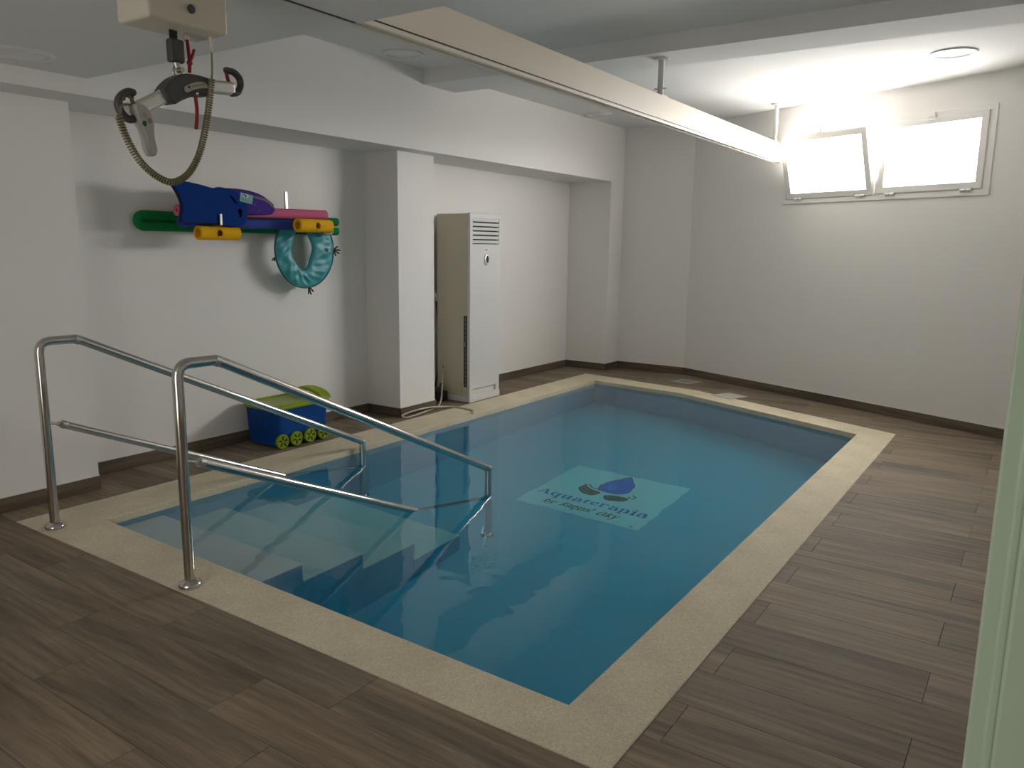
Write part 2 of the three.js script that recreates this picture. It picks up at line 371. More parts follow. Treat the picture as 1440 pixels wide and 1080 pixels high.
skirting('baseboard_window', [[WIN0.x - 0.002, WIN0.z, WIN0.x + 0.912 * 4.5, WIN0.z + 0.41 * 4.5]]);

// ------------------------------------------------------------------ the window: fixed frame, a sash tilted in at the top, a closed sash
{
  const win = new THREE.Group(); win.name = 'window_1'; win.userData = { kind: 'structure', label: 'wide high white window with one sash tilted open', category: 'window' };
  win.position.copy(WIN0); win.rotation.y = WALL_TURN; scene.add(win);
  const ring = (x0, x1, y0, y1, w, z0, z1, r = 0.003) => mergeGeometries([rspan(x0, x1, y0, y0 + w, z0, z1, r), rspan(x0, x1, y1 - w, y1, z0, z1, r), rspan(x0, x0 + w, y0 + w * 0.9, y1 - w * 0.9, z0, z1, r), rspan(x1 - w, x1, y0 + w * 0.9, y1 - w * 0.9, z0, z1, r)]);
  mesh('casing', ring(W0, W1, H0, H1, 0.042, -0.002, 0.012), M.pvc, win);
  mesh('window_frame', ring(W0 + 0.03, W1 - 0.03, H0 + 0.03, H1 - 0.03, 0.03, -0.075, 0.006), M.pvc, win);
  mesh('mullion', rspan(2.318, 2.352, H0 + 0.05, H1 - 0.05, -0.075, 0.0, 0.003), M.pvc, win);
  mesh('window_sill', rspan(W0 + 0.03, W1 - 0.03, H0 + 0.03, H0 + 0.045, -0.23, -0.07, 0.003), M.pvc, win);
  const glass = phys(0xffffff, 0.0, { transmission: 1, thickness: 0, ior: 1.5 });
  const sash = (x0, x1, tilt) => {
    const s = new THREE.Group(); s.name = 'sash'; s.position.set(0, 2.008, -0.008); s.rotation.x = tilt; win.add(s);
    mesh('sash_frame', ring(x0, x1, 0, 0.615, 0.058, -0.028, 0.028, 0.006), M.pvc, s);
    mesh('pane', rspan(x0 + 0.05, x1 - 0.05, 0.05, 0.565, -0.004, 0.004, 0.001), glass, s);
    mesh('latch', mergeGeometries([rspan((x0 + x1) / 2 - 0.03, (x0 + x1) / 2 + 0.03, 0.592, 0.625, 0.02, 0.044, 0.004), rspan((x0 + x1) / 2 + 0.005, (x0 + x1) / 2 + 0.02, 0.615, 0.655, 0.02, 0.034, 0.003)]), M.white, s);
    return s;
  };
  sash(1.362, 2.314, 17 * Math.PI / 180);
  sash(2.356, 3.285, 0);
  for (const x of [1.50, 2.19, 2.485, 3.162]) mesh('hinge', mergeGeometries([rod([x - 0.045, 2.0, 0.022], [x - 0.003, 2.0, 0.022], 0.011, 12), rod([x + 0.003, 2.0, 0.022], [x + 0.045, 2.0, 0.022], 0.011, 12), rspan(x - 0.045, x + 0.045, 1.985, 2.0, 0.004, 0.022, 0.002)]), M.white, win);
  mesh('stay_arm', rod([2.29, 2.60, 0.16], [2.345, 2.61, -0.03], 0.004, 8), M.brushed, win);
}

// ------------------------------------------------------------------ the door frame by the entrance
{
  const g = new THREE.MeshStandardMaterial({ color: lin(0.55, 0.68, 0.51), roughness: 0.45 });
  const d = new THREE.Group(); d.name = 'door_1'; d.userData = { kind: 'structure', label: 'pale green door frame at the entrance to the pool room', category: 'door frame' };
  scene.add(d);
  mesh('jamb', rspan(4.1015, 4.20, 0, 2.36, 0.93, 1.085, 0.004), g, d);
  mesh('stop_bead', rspan(4.119, 4.132, 0, 2.36, 1.08, 1.096, 0.005), g, d);
  mesh('architrave', rspan(4.1305, 4.23, 0, 2.36, 1.08, 1.10, 0.005), g, d);
  struct('wall_entrance', span(4.20, RIGHT, 0, 2.36, 0.94, 1.08), M.wall);
}

// ------------------------------------------------------------------ ceiling hoist: track, motor, carry bar, hand control
const TX = 1.75;
{
  const t = thing('hoist_track', 'long white ceiling track for the patient hoist hung over the pool', 'track', [TX, 2.36, -6.12]);
  const L = 5.885;
  mesh('track_beam', mergeGeometries([rspan(-0.035, 0.035, 0.02, 0.185, 0, L, 0.004), rspan(-0.038, -0.012, 0, 0.02, 0, L, 0.003), rspan(0.012, 0.038, 0, 0.02, 0, L, 0.003)]), M.trackWhite, t);
  mesh('running_slot', span(-0.0375, 0.0375, 0.021, 0.026, 0.02, L), M.black, t);
  mesh('end_cap', rspan(-0.036, 0.036, 0.0, 0.186, -0.008, 0.001, 0.003), M.trackWhite, t);
  for (const [z, top] of [[-3.18, 2.795], [-5.97, CEIL]]) {
    const y = top - 2.36, zl = z + 6.12;
    const h = mesh('hanger_rod', rod([0, 0.18, zl], [0, y, zl], 0.021, 20), M.white, t);
    mesh('ceiling_flange', rod([0, y - 0.012, zl], [0, y, zl], 0.055, 24), M.white, h);
    mesh('clamp', mergeGeometries([rspan(-0.036, 0.036, 0.18, 0.19, zl - 0.05, zl + 0.05, 0.002), rod([-0.045, 0.235, zl], [0.045, 0.235, zl], 0.006, 8)]), M.white, h);
  }
  const tail = mesh('recessed_rail', mergeGeometries([span(-0.013, -0.0035, 0.004, 0.05, L, L + 3.4), span(0.0035, 0.013, 0.004, 0.05, L, L + 3.4)]), M.charcoal, t);
  tail.name = 'recessed_rail';
}
{
  const h = thing('ceiling_hoist', 'cream ceiling hoist motor with grey strap, red cord and curved carry bar', 'patient hoist', [TX, 2.16, 0.568]);
  mesh('motor_case', rbox(0.172, 0.155, 0.28, 0.014, 0, 0.0775, 0, 4), M.cream, h);
  mesh('trolley', mergeGeometries([rbox(0.06, 0.045, 0.13, 0.006, 0, 0.172, 0), rbox(0.005, 0.05, 0.11, 0.002, 0, 0.2, 0)]), M.charcoal, h);
  mesh('case_button', lathe([[0, 0.004], [0.012, 0.004], [0.014, 0.001], [0.014, -0.004]], 20).rotateZ(-Math.PI / 2).translate(0.087, 0.052, -0.005), M.charcoal, h);
  mesh('lifting_strap', rbox(0.004, 0.045, 0.028, 0.0015, 0, -0.018, 0.005), M.black, h);
  const q = mesh('quick_connector', rbox(0.034, 0.072, 0.05, 0.009, 0, -0.062, 0.0), M.charcoal, h);
  mesh('connector_foot', mergeGeometries([rod([0, -0.096, 0.0], [0, -0.112, -0.004], 0.011, 12), rope([[0, -0.112, -0.012], [0, -0.13, -0.016], [0, -0.142, 0], [0, -0.13, 0.012], [0, -0.112, 0.008]], 0.0045, 20, 6, true), rod([-0.012, -0.117, -0.012], [0.014, -0.117, -0.012], 0.008, 12)]), M.brushed, q);
  // the red emergency cord, with its loop through a ring under the case
  mesh('pull_ring', new THREE.TorusGeometry(0.012, 0.0022, 8, 20).translate(0, -0.012, -0.04), M.brushed, h);
  mesh('red_cord', mergeGeometries([rope([[0.006, -0.02, -0.04], [0.006, -0.06, -0.043], [0.006, -0.088, -0.044], [0.006, -0.12, -0.042]], 0.0055, 20, 6), rope([[0.006, -0.088, -0.044], [0.006, -0.066, -0.056], [0.006, -0.046, -0.064]], 0.0052, 14, 6), new THREE.SphereGeometry(0.0095, 10, 8).translate(0.006, -0.09, -0.044), rope([[0.024, -0.188, -0.046], [0.024, -0.235, -0.049], [0.024, -0.27, -0.046], [0.024, -0.297, -0.042]], 0.0058, 24, 6)]), M.red, h);
  mesh('rivet', new THREE.SphereGeometry(0.006, 10, 8).translate(0.034, -0.187, -0.046), M.steel, h);
  // carry bar lies along the track, its near arm weighed down by the hand control; y and z are relative to the case bottom
  const bar = new THREE.Group(); bar.name = 'carry_bar'; h.add(bar);
  const hub = new THREE.Shape();
  hub.moveTo(-0.060, -0.194); hub.quadraticCurveTo(-0.025, -0.142, 0.025, -0.135); hub.quadraticCurveTo(0.06, -0.132, 0.092, -0.136); hub.lineTo(0.09, -0.18); hub.quadraticCurveTo(0.03, -0.182, -0.028, -0.222); hub.quadraticCurveTo(-0.042, -0.224, -0.05, -0.21); hub.closePath();
  const turned = (g) => g.rotateY(Math.PI / 2);         // drawn with +x to the far end (-z) and depth along x
  mesh('hub_cover', turned(new THREE.ExtrudeGeometry(hub, { depth: 0.046, bevelEnabled: true, bevelThickness: 0.008, bevelSize: 0.007, bevelSegments: 4, curveSegments: 16 }).translate(0, 0, -0.023)), M.charcoal, bar);
  const plate = new THREE.Shape();
  plate.moveTo(0.005, -0.172); plate.quadraticCurveTo(0.045, -0.146, 0.075, -0.148); plate.quadraticCurveTo(0.088, -0.15, 0.088, -0.162); plate.quadraticCurveTo(0.05, -0.166, 0.016, -0.186); plate.quadraticCurveTo(0.0, -0.19, 0.005, -0.172);
  const badge = mesh('badge', turned(new THREE.ExtrudeGeometry(plate, { depth: 0.003, bevelEnabled: true, bevelThickness: 0.001, bevelSize: 0.001, bevelSegments: 2 }).translate(0, 0, 0.029)), std(lin(0.42, 0.37, 0.32), 0.45), bar);
  mesh('badge_dot', rod([0.032, -0.171, -0.019], [0.034, -0.171, -0.019], 0.004, 12), M.black, badge);
  mesh('badge_lettering', mergeGeometries([-0.03, -0.037, -0.044, -0.051, -0.058, -0.065, -0.072].map((z, i) => rspan(0.0325, 0.0337, -0.169 + i * 0.0022, -0.164 + i * 0.0022, z - 0.0045, z, 0.0005))), std(lin(0.2, 0.17, 0.15), 0.6), badge);
  const arm = (zA, yA, zB, yB, name) => {
    const d = Math.hypot(zB - zA, yB - yA);
    return mesh(name, rbox(0.028, 0.044, d, 0.012, 0, 0, 0, 4).rotateX(-Math.atan2(yB - yA, zB - zA)).translate(0, (yA + yB) / 2, (zA + zB) / 2), M.alu, bar);
  };
  arm(0.045, -0.203, 0.155, -0.266, 'arm'); arm(-0.085, -0.152, -0.215, -0.142, 'arm');
  const hook = (pts, w) => {
    const c = new THREE.CatmullRomCurve3(pts.map(([z, y]) => V(0, y, z)));
    const g = new THREE.TubeGeometry(c, 28, w, 12).scale(1.25, 1, 1);
    return mesh('hook', mergeGeometries([g, ...[0, 1].map((t) => { const p = c.getPointAt(t); return new THREE.SphereGeometry(w, 12, 8).scale(1.25, 1, 1).translate(0, p.y, p.z); })]), M.charcoal, bar);
  };
  const h1 = hook([[0.145, -0.285], [0.172, -0.293], [0.196, -0.275], [0.203, -0.25], [0.19, -0.226], [0.168, -0.212], [0.155, -0.212]], 0.0115);
  mesh('latch', rope([[0, -0.217, 0.157], [0, -0.235, 0.158], [0, -0.258, 0.15]], 0.006, 12, 8), M.red, h1);
  const h2 = hook([[-0.205, -0.158], [-0.226, -0.152], [-0.241, -0.13], [-0.238, -0.105], [-0.216, -0.088], [-0.188, -0.086]], 0.011);
  mesh('latch', rope([[0, -0.09, -0.186], [0, -0.11, -0.19], [0, -0.13, -0.196]], 0.006, 12, 8), M.red, h2);
}
{
  const grey = std(lin(0.42, 0.41, 0.38), 0.4);
  const c = thing('hand_control', 'pale grey hand control with coiled cable hung on the hoist bar hook', 'remote control', [TX, 1.9, 0.705]);
  const body = new THREE.Shape();                       // seen from the side of the pool, x towards the far end
  body.moveTo(-0.028, 0.008); body.quadraticCurveTo(-0.012, 0.02, 0.012, 0.01); body.quadraticCurveTo(0.048, -0.012, 0.045, -0.05); body.quadraticCurveTo(0.04, -0.085, 0.052, -0.115); body.quadraticCurveTo(0.054, -0.142, 0.036, -0.142); body.quadraticCurveTo(0.018, -0.138, 0.014, -0.105); body.quadraticCurveTo(0.012, -0.075, -0.006, -0.05); body.quadraticCurveTo(-0.026, -0.02, -0.028, 0.008);
  const housing = mesh('housing', new THREE.ExtrudeGeometry(body, { depth: 0.018, bevelEnabled: true, bevelThickness: 0.012, bevelSize: 0.006, bevelOffset: -0.003, bevelSegments: 5, curveSegments: 14 }).scale(0.78, 0.95, 1).translate(-0.004, 0.0, -0.002).rotateY(Math.PI / 2), grey, c);
  const dot = (x, y, r, m) => mesh('button', new THREE.SphereGeometry(r, 14, 10).scale(0.4, 1, 1).translate(0.0275, y * 0.95, 0.004 - x * 0.78), m, housing);
  dot(0.004, -0.045, 0.0085, std(lin(0.005, 0.09, 0.03), 0.4)).userData.label = 'dark green button';
  dot(0.008, -0.018, 0.009, std(lin(0.34, 0.31, 0.27), 0.5)); dot(0.026, -0.034, 0.008, std(lin(0.25, 0.22, 0.18), 0.5));
  mesh('hanger', rope([[0.01, 0.006, 0.018], [0.008, 0.03, 0.03], [0.0, 0.036, 0.042], [-0.006, 0.022, 0.045]], 0.005, 20, 8), std(lin(0.12, 0.10, 0.07), 0.5), housing);
  // coiled cable from under the motor case down in a bow and up to the hook
  const cable = std(lin(0.20, 0.175, 0.085), 0.5);
  const path = new THREE.CatmullRomCurve3([[0, 2.03, 0.462], [0, 1.96, 0.474], [0, 1.905, 0.486], [0, 1.835, 0.505], [0, 1.766, 0.533], [0, 1.712, 0.575], [0, 1.687, 0.628], [0, 1.698, 0.672], [0, 1.733, 0.722], [0, 1.782, 0.757], [0, 1.83, 0.778], [0, 1.868, 0.79]].map(([x, y, z]) => V(0.03 + x, y - 1.9, z - 0.705)));
  const turns = 80, n = turns * 12, pts = [], frames = path.computeFrenetFrames(200, false);
  for (let i = 0; i <= n; i++) {
    const t = i / n, p = path.getPointAt(t), f = Math.min(199, Math.floor(t * 200)), a = t * turns * 2 * Math.PI;
    pts.push(p.addScaledVector(frames.normals[f], 0.0088 * Math.cos(a)).addScaledVector(frames.binormals[f], 0.0088 * Math.sin(a)));
  }
  mesh('coiled_cable', new THREE.TubeGeometry(new THREE.CatmullRomCurve3(pts), n, 0.003, 6), cable, c);
  mesh('cable_lead', rope([[0.03, 0.26, -0.25], [0.03, 0.2, -0.248], [0.03, 0.145, -0.246], [0.03, 0.13, -0.243]], 0.0032, 24, 6), cable, c);
  mesh('cable_plug', lathe([[0, 0], [0.004, 0], [0.006, 0.035], [0.008, 0.04], [0.008, 0.052], [0, 0.052]], 16).translate(0.03, 0.212, -0.25), M.cream, c);
  mesh('cable_tail', rope([[0.03, -0.03, 0.085], [0.03, -0.02, 0.077], [0.02, 0.0, 0.068], [0.012, 0.01, 0.03]], 0.0032, 24, 6), cable, c);
}

// ------------------------------------------------------------------ handrails of the steps
function handrail(name, label, position, turn) {
  const r = thing(name, label, 'handrail', position, turn, 'stainless handrails of the pool steps');
  const R = 0.0235, end = -2.155, slope = (0.991 - 0.05) / (2.155 - 0.184);
  mesh('post', pipe([[0, 0.004, 0], [0, 0.991, 0], [0, 0.991, -0.182]], R, 0.06, 60, 20), M.steel, r);
  mesh('top_rail', pipe([[0, 0.989, -0.19], [0, 0.05, end]], R, 0.01, 4, 20), M.steel, r);
  mesh('joint_sleeve', rod([0, 0.991, -0.176], [0, 0.991 - 0.02 * slope, -0.2], R + 0.0015, 20), M.brushed, r);
  mesh('end_post', pipe([[0, 0.05, end], [0, DEPTH, end]], R, 0.01, 4, 20), M.steel, r);
  mesh('end_knuckle', new THREE.SphereGeometry(R + 0.0008, 20, 14).translate(0, 0.05, end), M.steel, r);
  const low = mesh('lower_rail', pipe([[0, 0.541, -0.098], [0, 0.541 - 0.44 * (2.15 - 0.098), -2.15]], 0.0205, 0.01, 4, 20), M.steel, r);
  mesh('connector', mergeGeometries([rod([0, 0.565, -0.02], [0, 0.548, -0.082], 0.0075, 12), new THREE.SphereGeometry(0.0125, 14, 10).translate(0, 0.553, -0.062), rod([0, 0.55, -0.076], [0, 0.54, -0.101], 0.0215, 18)]), M.brushed, low);
  const flange = (y, z) => mesh('base_flange', lathe([[R, 0.034], [R + 0.006, 0.033], [0.045, 0.022], [0.05, 0.013], [0.05, 0.003], [0.046, 0], [0, 0]], 32).translate(0, y, z), M.steel, r);
  flange(0.0005, 0); flange(DEPTH + 0.0005, end);
  return r;
}
handrail('handrail', 'polished steel handrail of the pool steps, on the open water side', [1.133, 0, 0.239], Math.atan2(-0.072, 2.155));
handrail('handrail', 'polished steel handrail of the pool steps, along the edge by the toy wall', [-0.082, 0, 0.223], Math.atan2(-0.117, 2.153));

// ------------------------------------------------------------------ air conditioner against the wall
{
  const a = thing('air_conditioner', 'tall white floor standing air conditioner beside the pillar', 'air conditioner', [-0.36, 0, -4.018]);
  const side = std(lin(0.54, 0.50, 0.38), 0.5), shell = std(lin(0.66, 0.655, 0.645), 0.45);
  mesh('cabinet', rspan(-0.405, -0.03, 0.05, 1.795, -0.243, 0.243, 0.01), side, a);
  mesh('plinth', rspan(-0.402, -0.005, 0.0, 0.06, -0.246, 0.246, 0.008), shell, a);
  const f = mesh('front_panel', mergeGeometries([rspan(-0.032, 0, 0.125, 1.515, -0.248, 0.248, 0.008), rspan(-0.032, 0, 1.75, 1.802, -0.248, 0.248, 0.008), rspan(-0.032, 0, 1.5, 1.76, 0.2, 0.248, 0.008), rspan(-0.032, 0, 1.5, 1.76, -0.248, -0.22, 0.008), rspan(-0.032, 0.004, 0.0, 0.07, -0.255, 0.25, 0.008), rspan(-0.032, 0, 0.06, 0.135, 0.18, 0.248, 0.008), rspan(-0.032, 0, 0.06, 0.135, -0.248, -0.19, 0.008)]), shell, a);
  mesh('foot_recess', rspan(-0.034, -0.02, 0.06, 0.135, -0.2, 0.19, 0.002), shell, f);
  mesh('air_outlet', rspan(-0.034, -0.028, 1.51, 1.757, -0.225, 0.205, 0.001), M.black, a);
  for (let i = 0; i < 6; i++) mesh('louvre', rbox(0.02, 0.028, 0.418, 0.004, 0, 0, 0).rotateZ(-0.12).translate(-0.012, 1.738 - i * 0.0405, -0.01), shell, a);
  const k = mesh('control_dial', lathe([[0, 0.012], [0.028, 0.012], [0.034, 0.008], [0.036, 0], [0.036, -0.004]], 32).scale(1, 1, 1.0).rotateZ(-Math.PI / 2).scale(1, 1.5, 1).translate(0.001, 1.368, -0.01), M.alu, a);
  mesh('dial_display', new THREE.CylinderGeometry(0.021, 0.021, 0.003, 28).rotateZ(-Math.PI / 2).scale(1, 1.55, 1).translate(0.0135, 1.372, -0.013), std(lin(0.03, 0.03, 0.03), 0.3), k);
  const brand = canvasTexture(128, 48, (c, w, h) => { c.fillStyle = '#e6e3dd'; c.fillRect(0, 0, w, h); c.fillStyle = '#c4402c'; c.font = 'bold 40px sans-serif'; c.textAlign = 'center'; c.fillText('UNA', w / 2, 38); });
  mesh('badge', new THREE.PlaneGeometry(0.085, 0.032).rotateY(Math.PI / 2).translate(0.0008, 1.462, -0.01), std(0xffffff, 0.5, { map: brand }), a);
  const gr = mesh('intake_grille', span(-0.075, -0.036, 0.15, 0.84, 0.2425, 0.2438), M.black, a);
  mesh('grille_mesh', mergeGeometries([...Array.from({ length: 16 }, (_, i) => span(-0.075, -0.036, 0.17 + i * 0.042, 0.173 + i * 0.042, 0.2438, 0.2452)), span(-0.057, -0.054, 0.15, 0.84, 0.2438, 0.2452), span(-0.08, -0.055, 0.545, 0.58, 0.2436, 0.247)]), std(lin(0.3, 0.29, 0.25), 0.5), gr);
  mesh('rating_label', mergeGeometries([rspan(-0.365, -0.315, 0.30, 0.335, 0.243, 0.2442, 0.0004)]), shell, a);
  mesh('rating_print', mergeGeometries([span(-0.358, -0.32, 0.318, 0.328, 0.2442, 0.2446), span(-0.35, -0.33, 0.306, 0.312, 0.2442, 0.2446)]), M.black, a);
  mesh('drain_plate', rspan(-0.13, -0.095, 0.085, 0.2, 0.2425, 0.248, 0.002), side, a);
}
{
  const s = thing('power_socket', 'white wall socket with a plug between the pillar and the air conditioner', 'socket', [-0.84, 1.01, -3.79]);
  mesh('box', rbox(0.045, 0.085, 0.085, 0.006, 0.0225, 0.02, 0), M.white, s);
  mesh('plug', mergeGeometries([rbox(0.028, 0.045, 0.035, 0.008, 0.057, 0.005, 0.0), rod([0.056, -0.015, 0], [0.056, -0.06, 0], 0.009, 12, 0.006)]), M.white, s);
  mesh('conduit', rod([0.012, 0.06, 0], [0.012, 1.2, 0], 0.011, 12), M.white, s);
  mesh('cable', rope([[0.056, -0.05, 0], [0.058, -0.18, -0.012], [0.06, -0.4, -0.025], [0.055, -0.6, -0.015], [0.055, -0.8, -0.005], [0.05, -0.92, 0.03]], 0.009, 50, 8), M.black, s);
}
{
  const p = thing('condensate_pump', 'small black pump on the floor behind the air conditioner', 'pump', [-0.675, 0, -3.70]);
  mesh('tank', rbox(0.13, 0.1, 0.1, 0.012, 0, 0.05, 0), M.black, p);
  mesh('pump_head', mergeGeometries([rbox(0.07, 0.05, 0.07, 0.01, -0.01, 0.105, 0), rod([0.03, 0.08, 0.02], [0.03, 0.15, 0.02], 0.014, 12)]), M.charcoal, p);
  mesh('elbow', rope([[0.03, 0.14, 0.02], [0.035, 0.17, 0.02], [0.06, 0.18, 0.015]], 0.012, 16, 10), M.charcoal, p);
  const hose = mesh('drain_hose', rope([[-0.70, 0.34, -3.755], [-0.615, 0.27, -3.675], [-0.585, 0.17, -3.63], [-0.57, 0.06, -3.60], [-0.525, 0.012, -3.52], [-0.45, 0.009, -3.36], [-0.415, 0.009, -3.17], [-0.385, 0.009, -2.97], [-0.39, 0.009, -2.885], [-0.412, 0.022, -2.86], [-0.42, 0.036, -2.95], [-0.418, 0.042, -3.12], [-0.412, 0.036, -3.27], [-0.40, 0.02, -3.40], [-0.37, 0.01, -3.49], [-0.21, 0.009, -3.515], [-0.09, 0.009, -3.475], [-0.045, 0.009, -3.40]], 0.008, 180, 8), std(lin(0.52, 0.48, 0.38), 0.5));
  tag(hose, 'thin pale drain hose looped on the floor by the pillar', 'hose');
}

// ------------------------------------------------------------------ toy chest shaped like a little train
{
  const blue = phys(lin(0.001, 0.055, 0.26), 0.5, { specularIntensity: 0.4 }), lime = phys(lin(0.24, 0.34, 0.008), 0.5, { specularIntensity: 0.4 }), navy = std(lin(0.004, 0.012, 0.045), 0.5);
  const t = thing('toy_chest', 'blue plastic toy chest with lime green lid, smiling face and wheels', 'toy box', [-0.605, 0, -1.775]);
  const ringAt = (w, d, r, y) => [[1, 1], [-1, 1], [-1, -1], [1, -1]].flatMap(([sx, sz], q) => Array.from({ length: 7 }, (_, i) => { const a = (q + i / 6) * Math.PI / 2; return V(sx * (w / 2 - r) + r * Math.cos(a), y, sz * (d / 2 - r) + r * Math.sin(a)); }));
  const loft = (rings) => {
    const n = rings[0].length, pos = [], idx = [];
    rings.forEach((r) => r.forEach((p) => pos.push(p.x, p.y, p.z)));
    for (let k = 0; k < rings.length - 1; k++) for (let i = 0; i < n; i++) { const a = k * n + i, b = k * n + (i + 1) % n; idx.push(a, a + n, b, b, a + n, b + n); }
    const g = new THREE.BufferGeometry(); g.setAttribute('position', new THREE.Float32BufferAttribute(pos, 3)); g.setIndex(idx); g.computeVertexNormals();
    return g;
  };
  mesh('body', loft([ringAt(0.32, 0.48, 0.05, 0.016), ringAt(0.345, 0.505, 0.06, 0.022), ringAt(0.356, 0.52, 0.06, 0.15), ringAt(0.365, 0.535, 0.06, 0.29), ringAt(0.372, 0.542, 0.06, 0.30), ringAt(0.36, 0.53, 0.055, 0.302), ringAt(0.34, 0.51, 0.05, 0.28)]), blue, t);
  mesh('lid', loft([ringAt(0.385, 0.558, 0.065, 0.29), ringAt(0.395, 0.568, 0.068, 0.30), ringAt(0.392, 0.565, 0.067, 0.316), ringAt(0.37, 0.54, 0.06, 0.324), ringAt(0.33, 0.50, 0.05, 0.322), ringAt(0.32, 0.49, 0.05, 0.312)]), lime, t);
  mesh('lid_panel', slabRound(0.335, 0.505, 0.05, 0.306, 0.314), std(lin(0.26, 0.32, 0.05), 0.4), t);
  // raised hood at the far end of the lid
  const hood = new THREE.Shape(); hood.moveTo(-0.19, 0); hood.quadraticCurveTo(-0.16, 0.062, 0, 0.068); hood.quadraticCurveTo(0.16, 0.062, 0.19, 0); hood.lineTo(0.165, 0); hood.quadraticCurveTo(0.13, 0.045, 0, 0.05); hood.quadraticCurveTo(-0.13, 0.045, -0.165, 0); hood.closePath();
  mesh('lid_hood', new THREE.ExtrudeGeometry(hood, { depth: 0.09, bevelEnabled: true, bevelThickness: 0.004, bevelSize: 0.004, bevelSegments: 2, curveSegments: 16 }).translate(0, 0.318, -0.27), lime, t);
  for (const sx of [1, -1]) for (let i = 0; i < 4; i++) {
    const z = 0.215 - i * 0.132 - (sx > 0 ? 0 : 0.06), x = sx > 0 ? 0.19 : -0.145, r = 0.054;
    const w = mesh('wheel', lathe([[0, -0.012], [r, -0.012], [r + 0.001, -0.008], [r + 0.001, 0.008], [r - 0.004, 0.012], [r - 0.01, 0.012], [r - 0.012, 0.008], [0.012, 0.008], [0.009, 0.014], [0, 0.014]], 32).rotateZ(-Math.PI / 2 * sx).translate(x, r + 0.002, z), lime, t);
    const slots = [];
    for (let j = 0; j < 5; j++) slots.push(rbox(0.002, 0.031, 0.012, 0.0009, x + sx * 0.009, 0, 0).translate(0, 0.027, 0).rotateX(j * 2 * Math.PI / 5 + i * 0.5).translate(0, r + 0.002, z));
    mesh('wheel_slot', mergeGeometries(slots), M.black, w);
  }
  const fz = 0.268;
  const oval = (name, x, y, rx, ry) => mesh(name, new THREE.SphereGeometry(1, 18, 12).scale(rx, ry, 0.006).translate(x, y, 0.262), navy, t);
  oval('eye', -0.11, 0.247, 0.016, 0.026); oval('eye', 0.025, 0.235, 0.018, 0.026); oval('nose', -0.042, 0.2, 0.017, 0.02);
  mesh('mouth', rope([[-0.09, 0.145, 0.2595], [-0.055, 0.125, 0.258], [-0.015, 0.12, 0.2575], [0.035, 0.128, 0.258]], 0.006, 24, 8), navy, t);
}
function slabRound(w, d, r, y0, y1) { return new THREE.ExtrudeGeometry(roundedShape(w, d, r), { depth: y1 - y0, bevelEnabled: false }).rotateX(-Math.PI / 2).translate(0, y0, 0); }

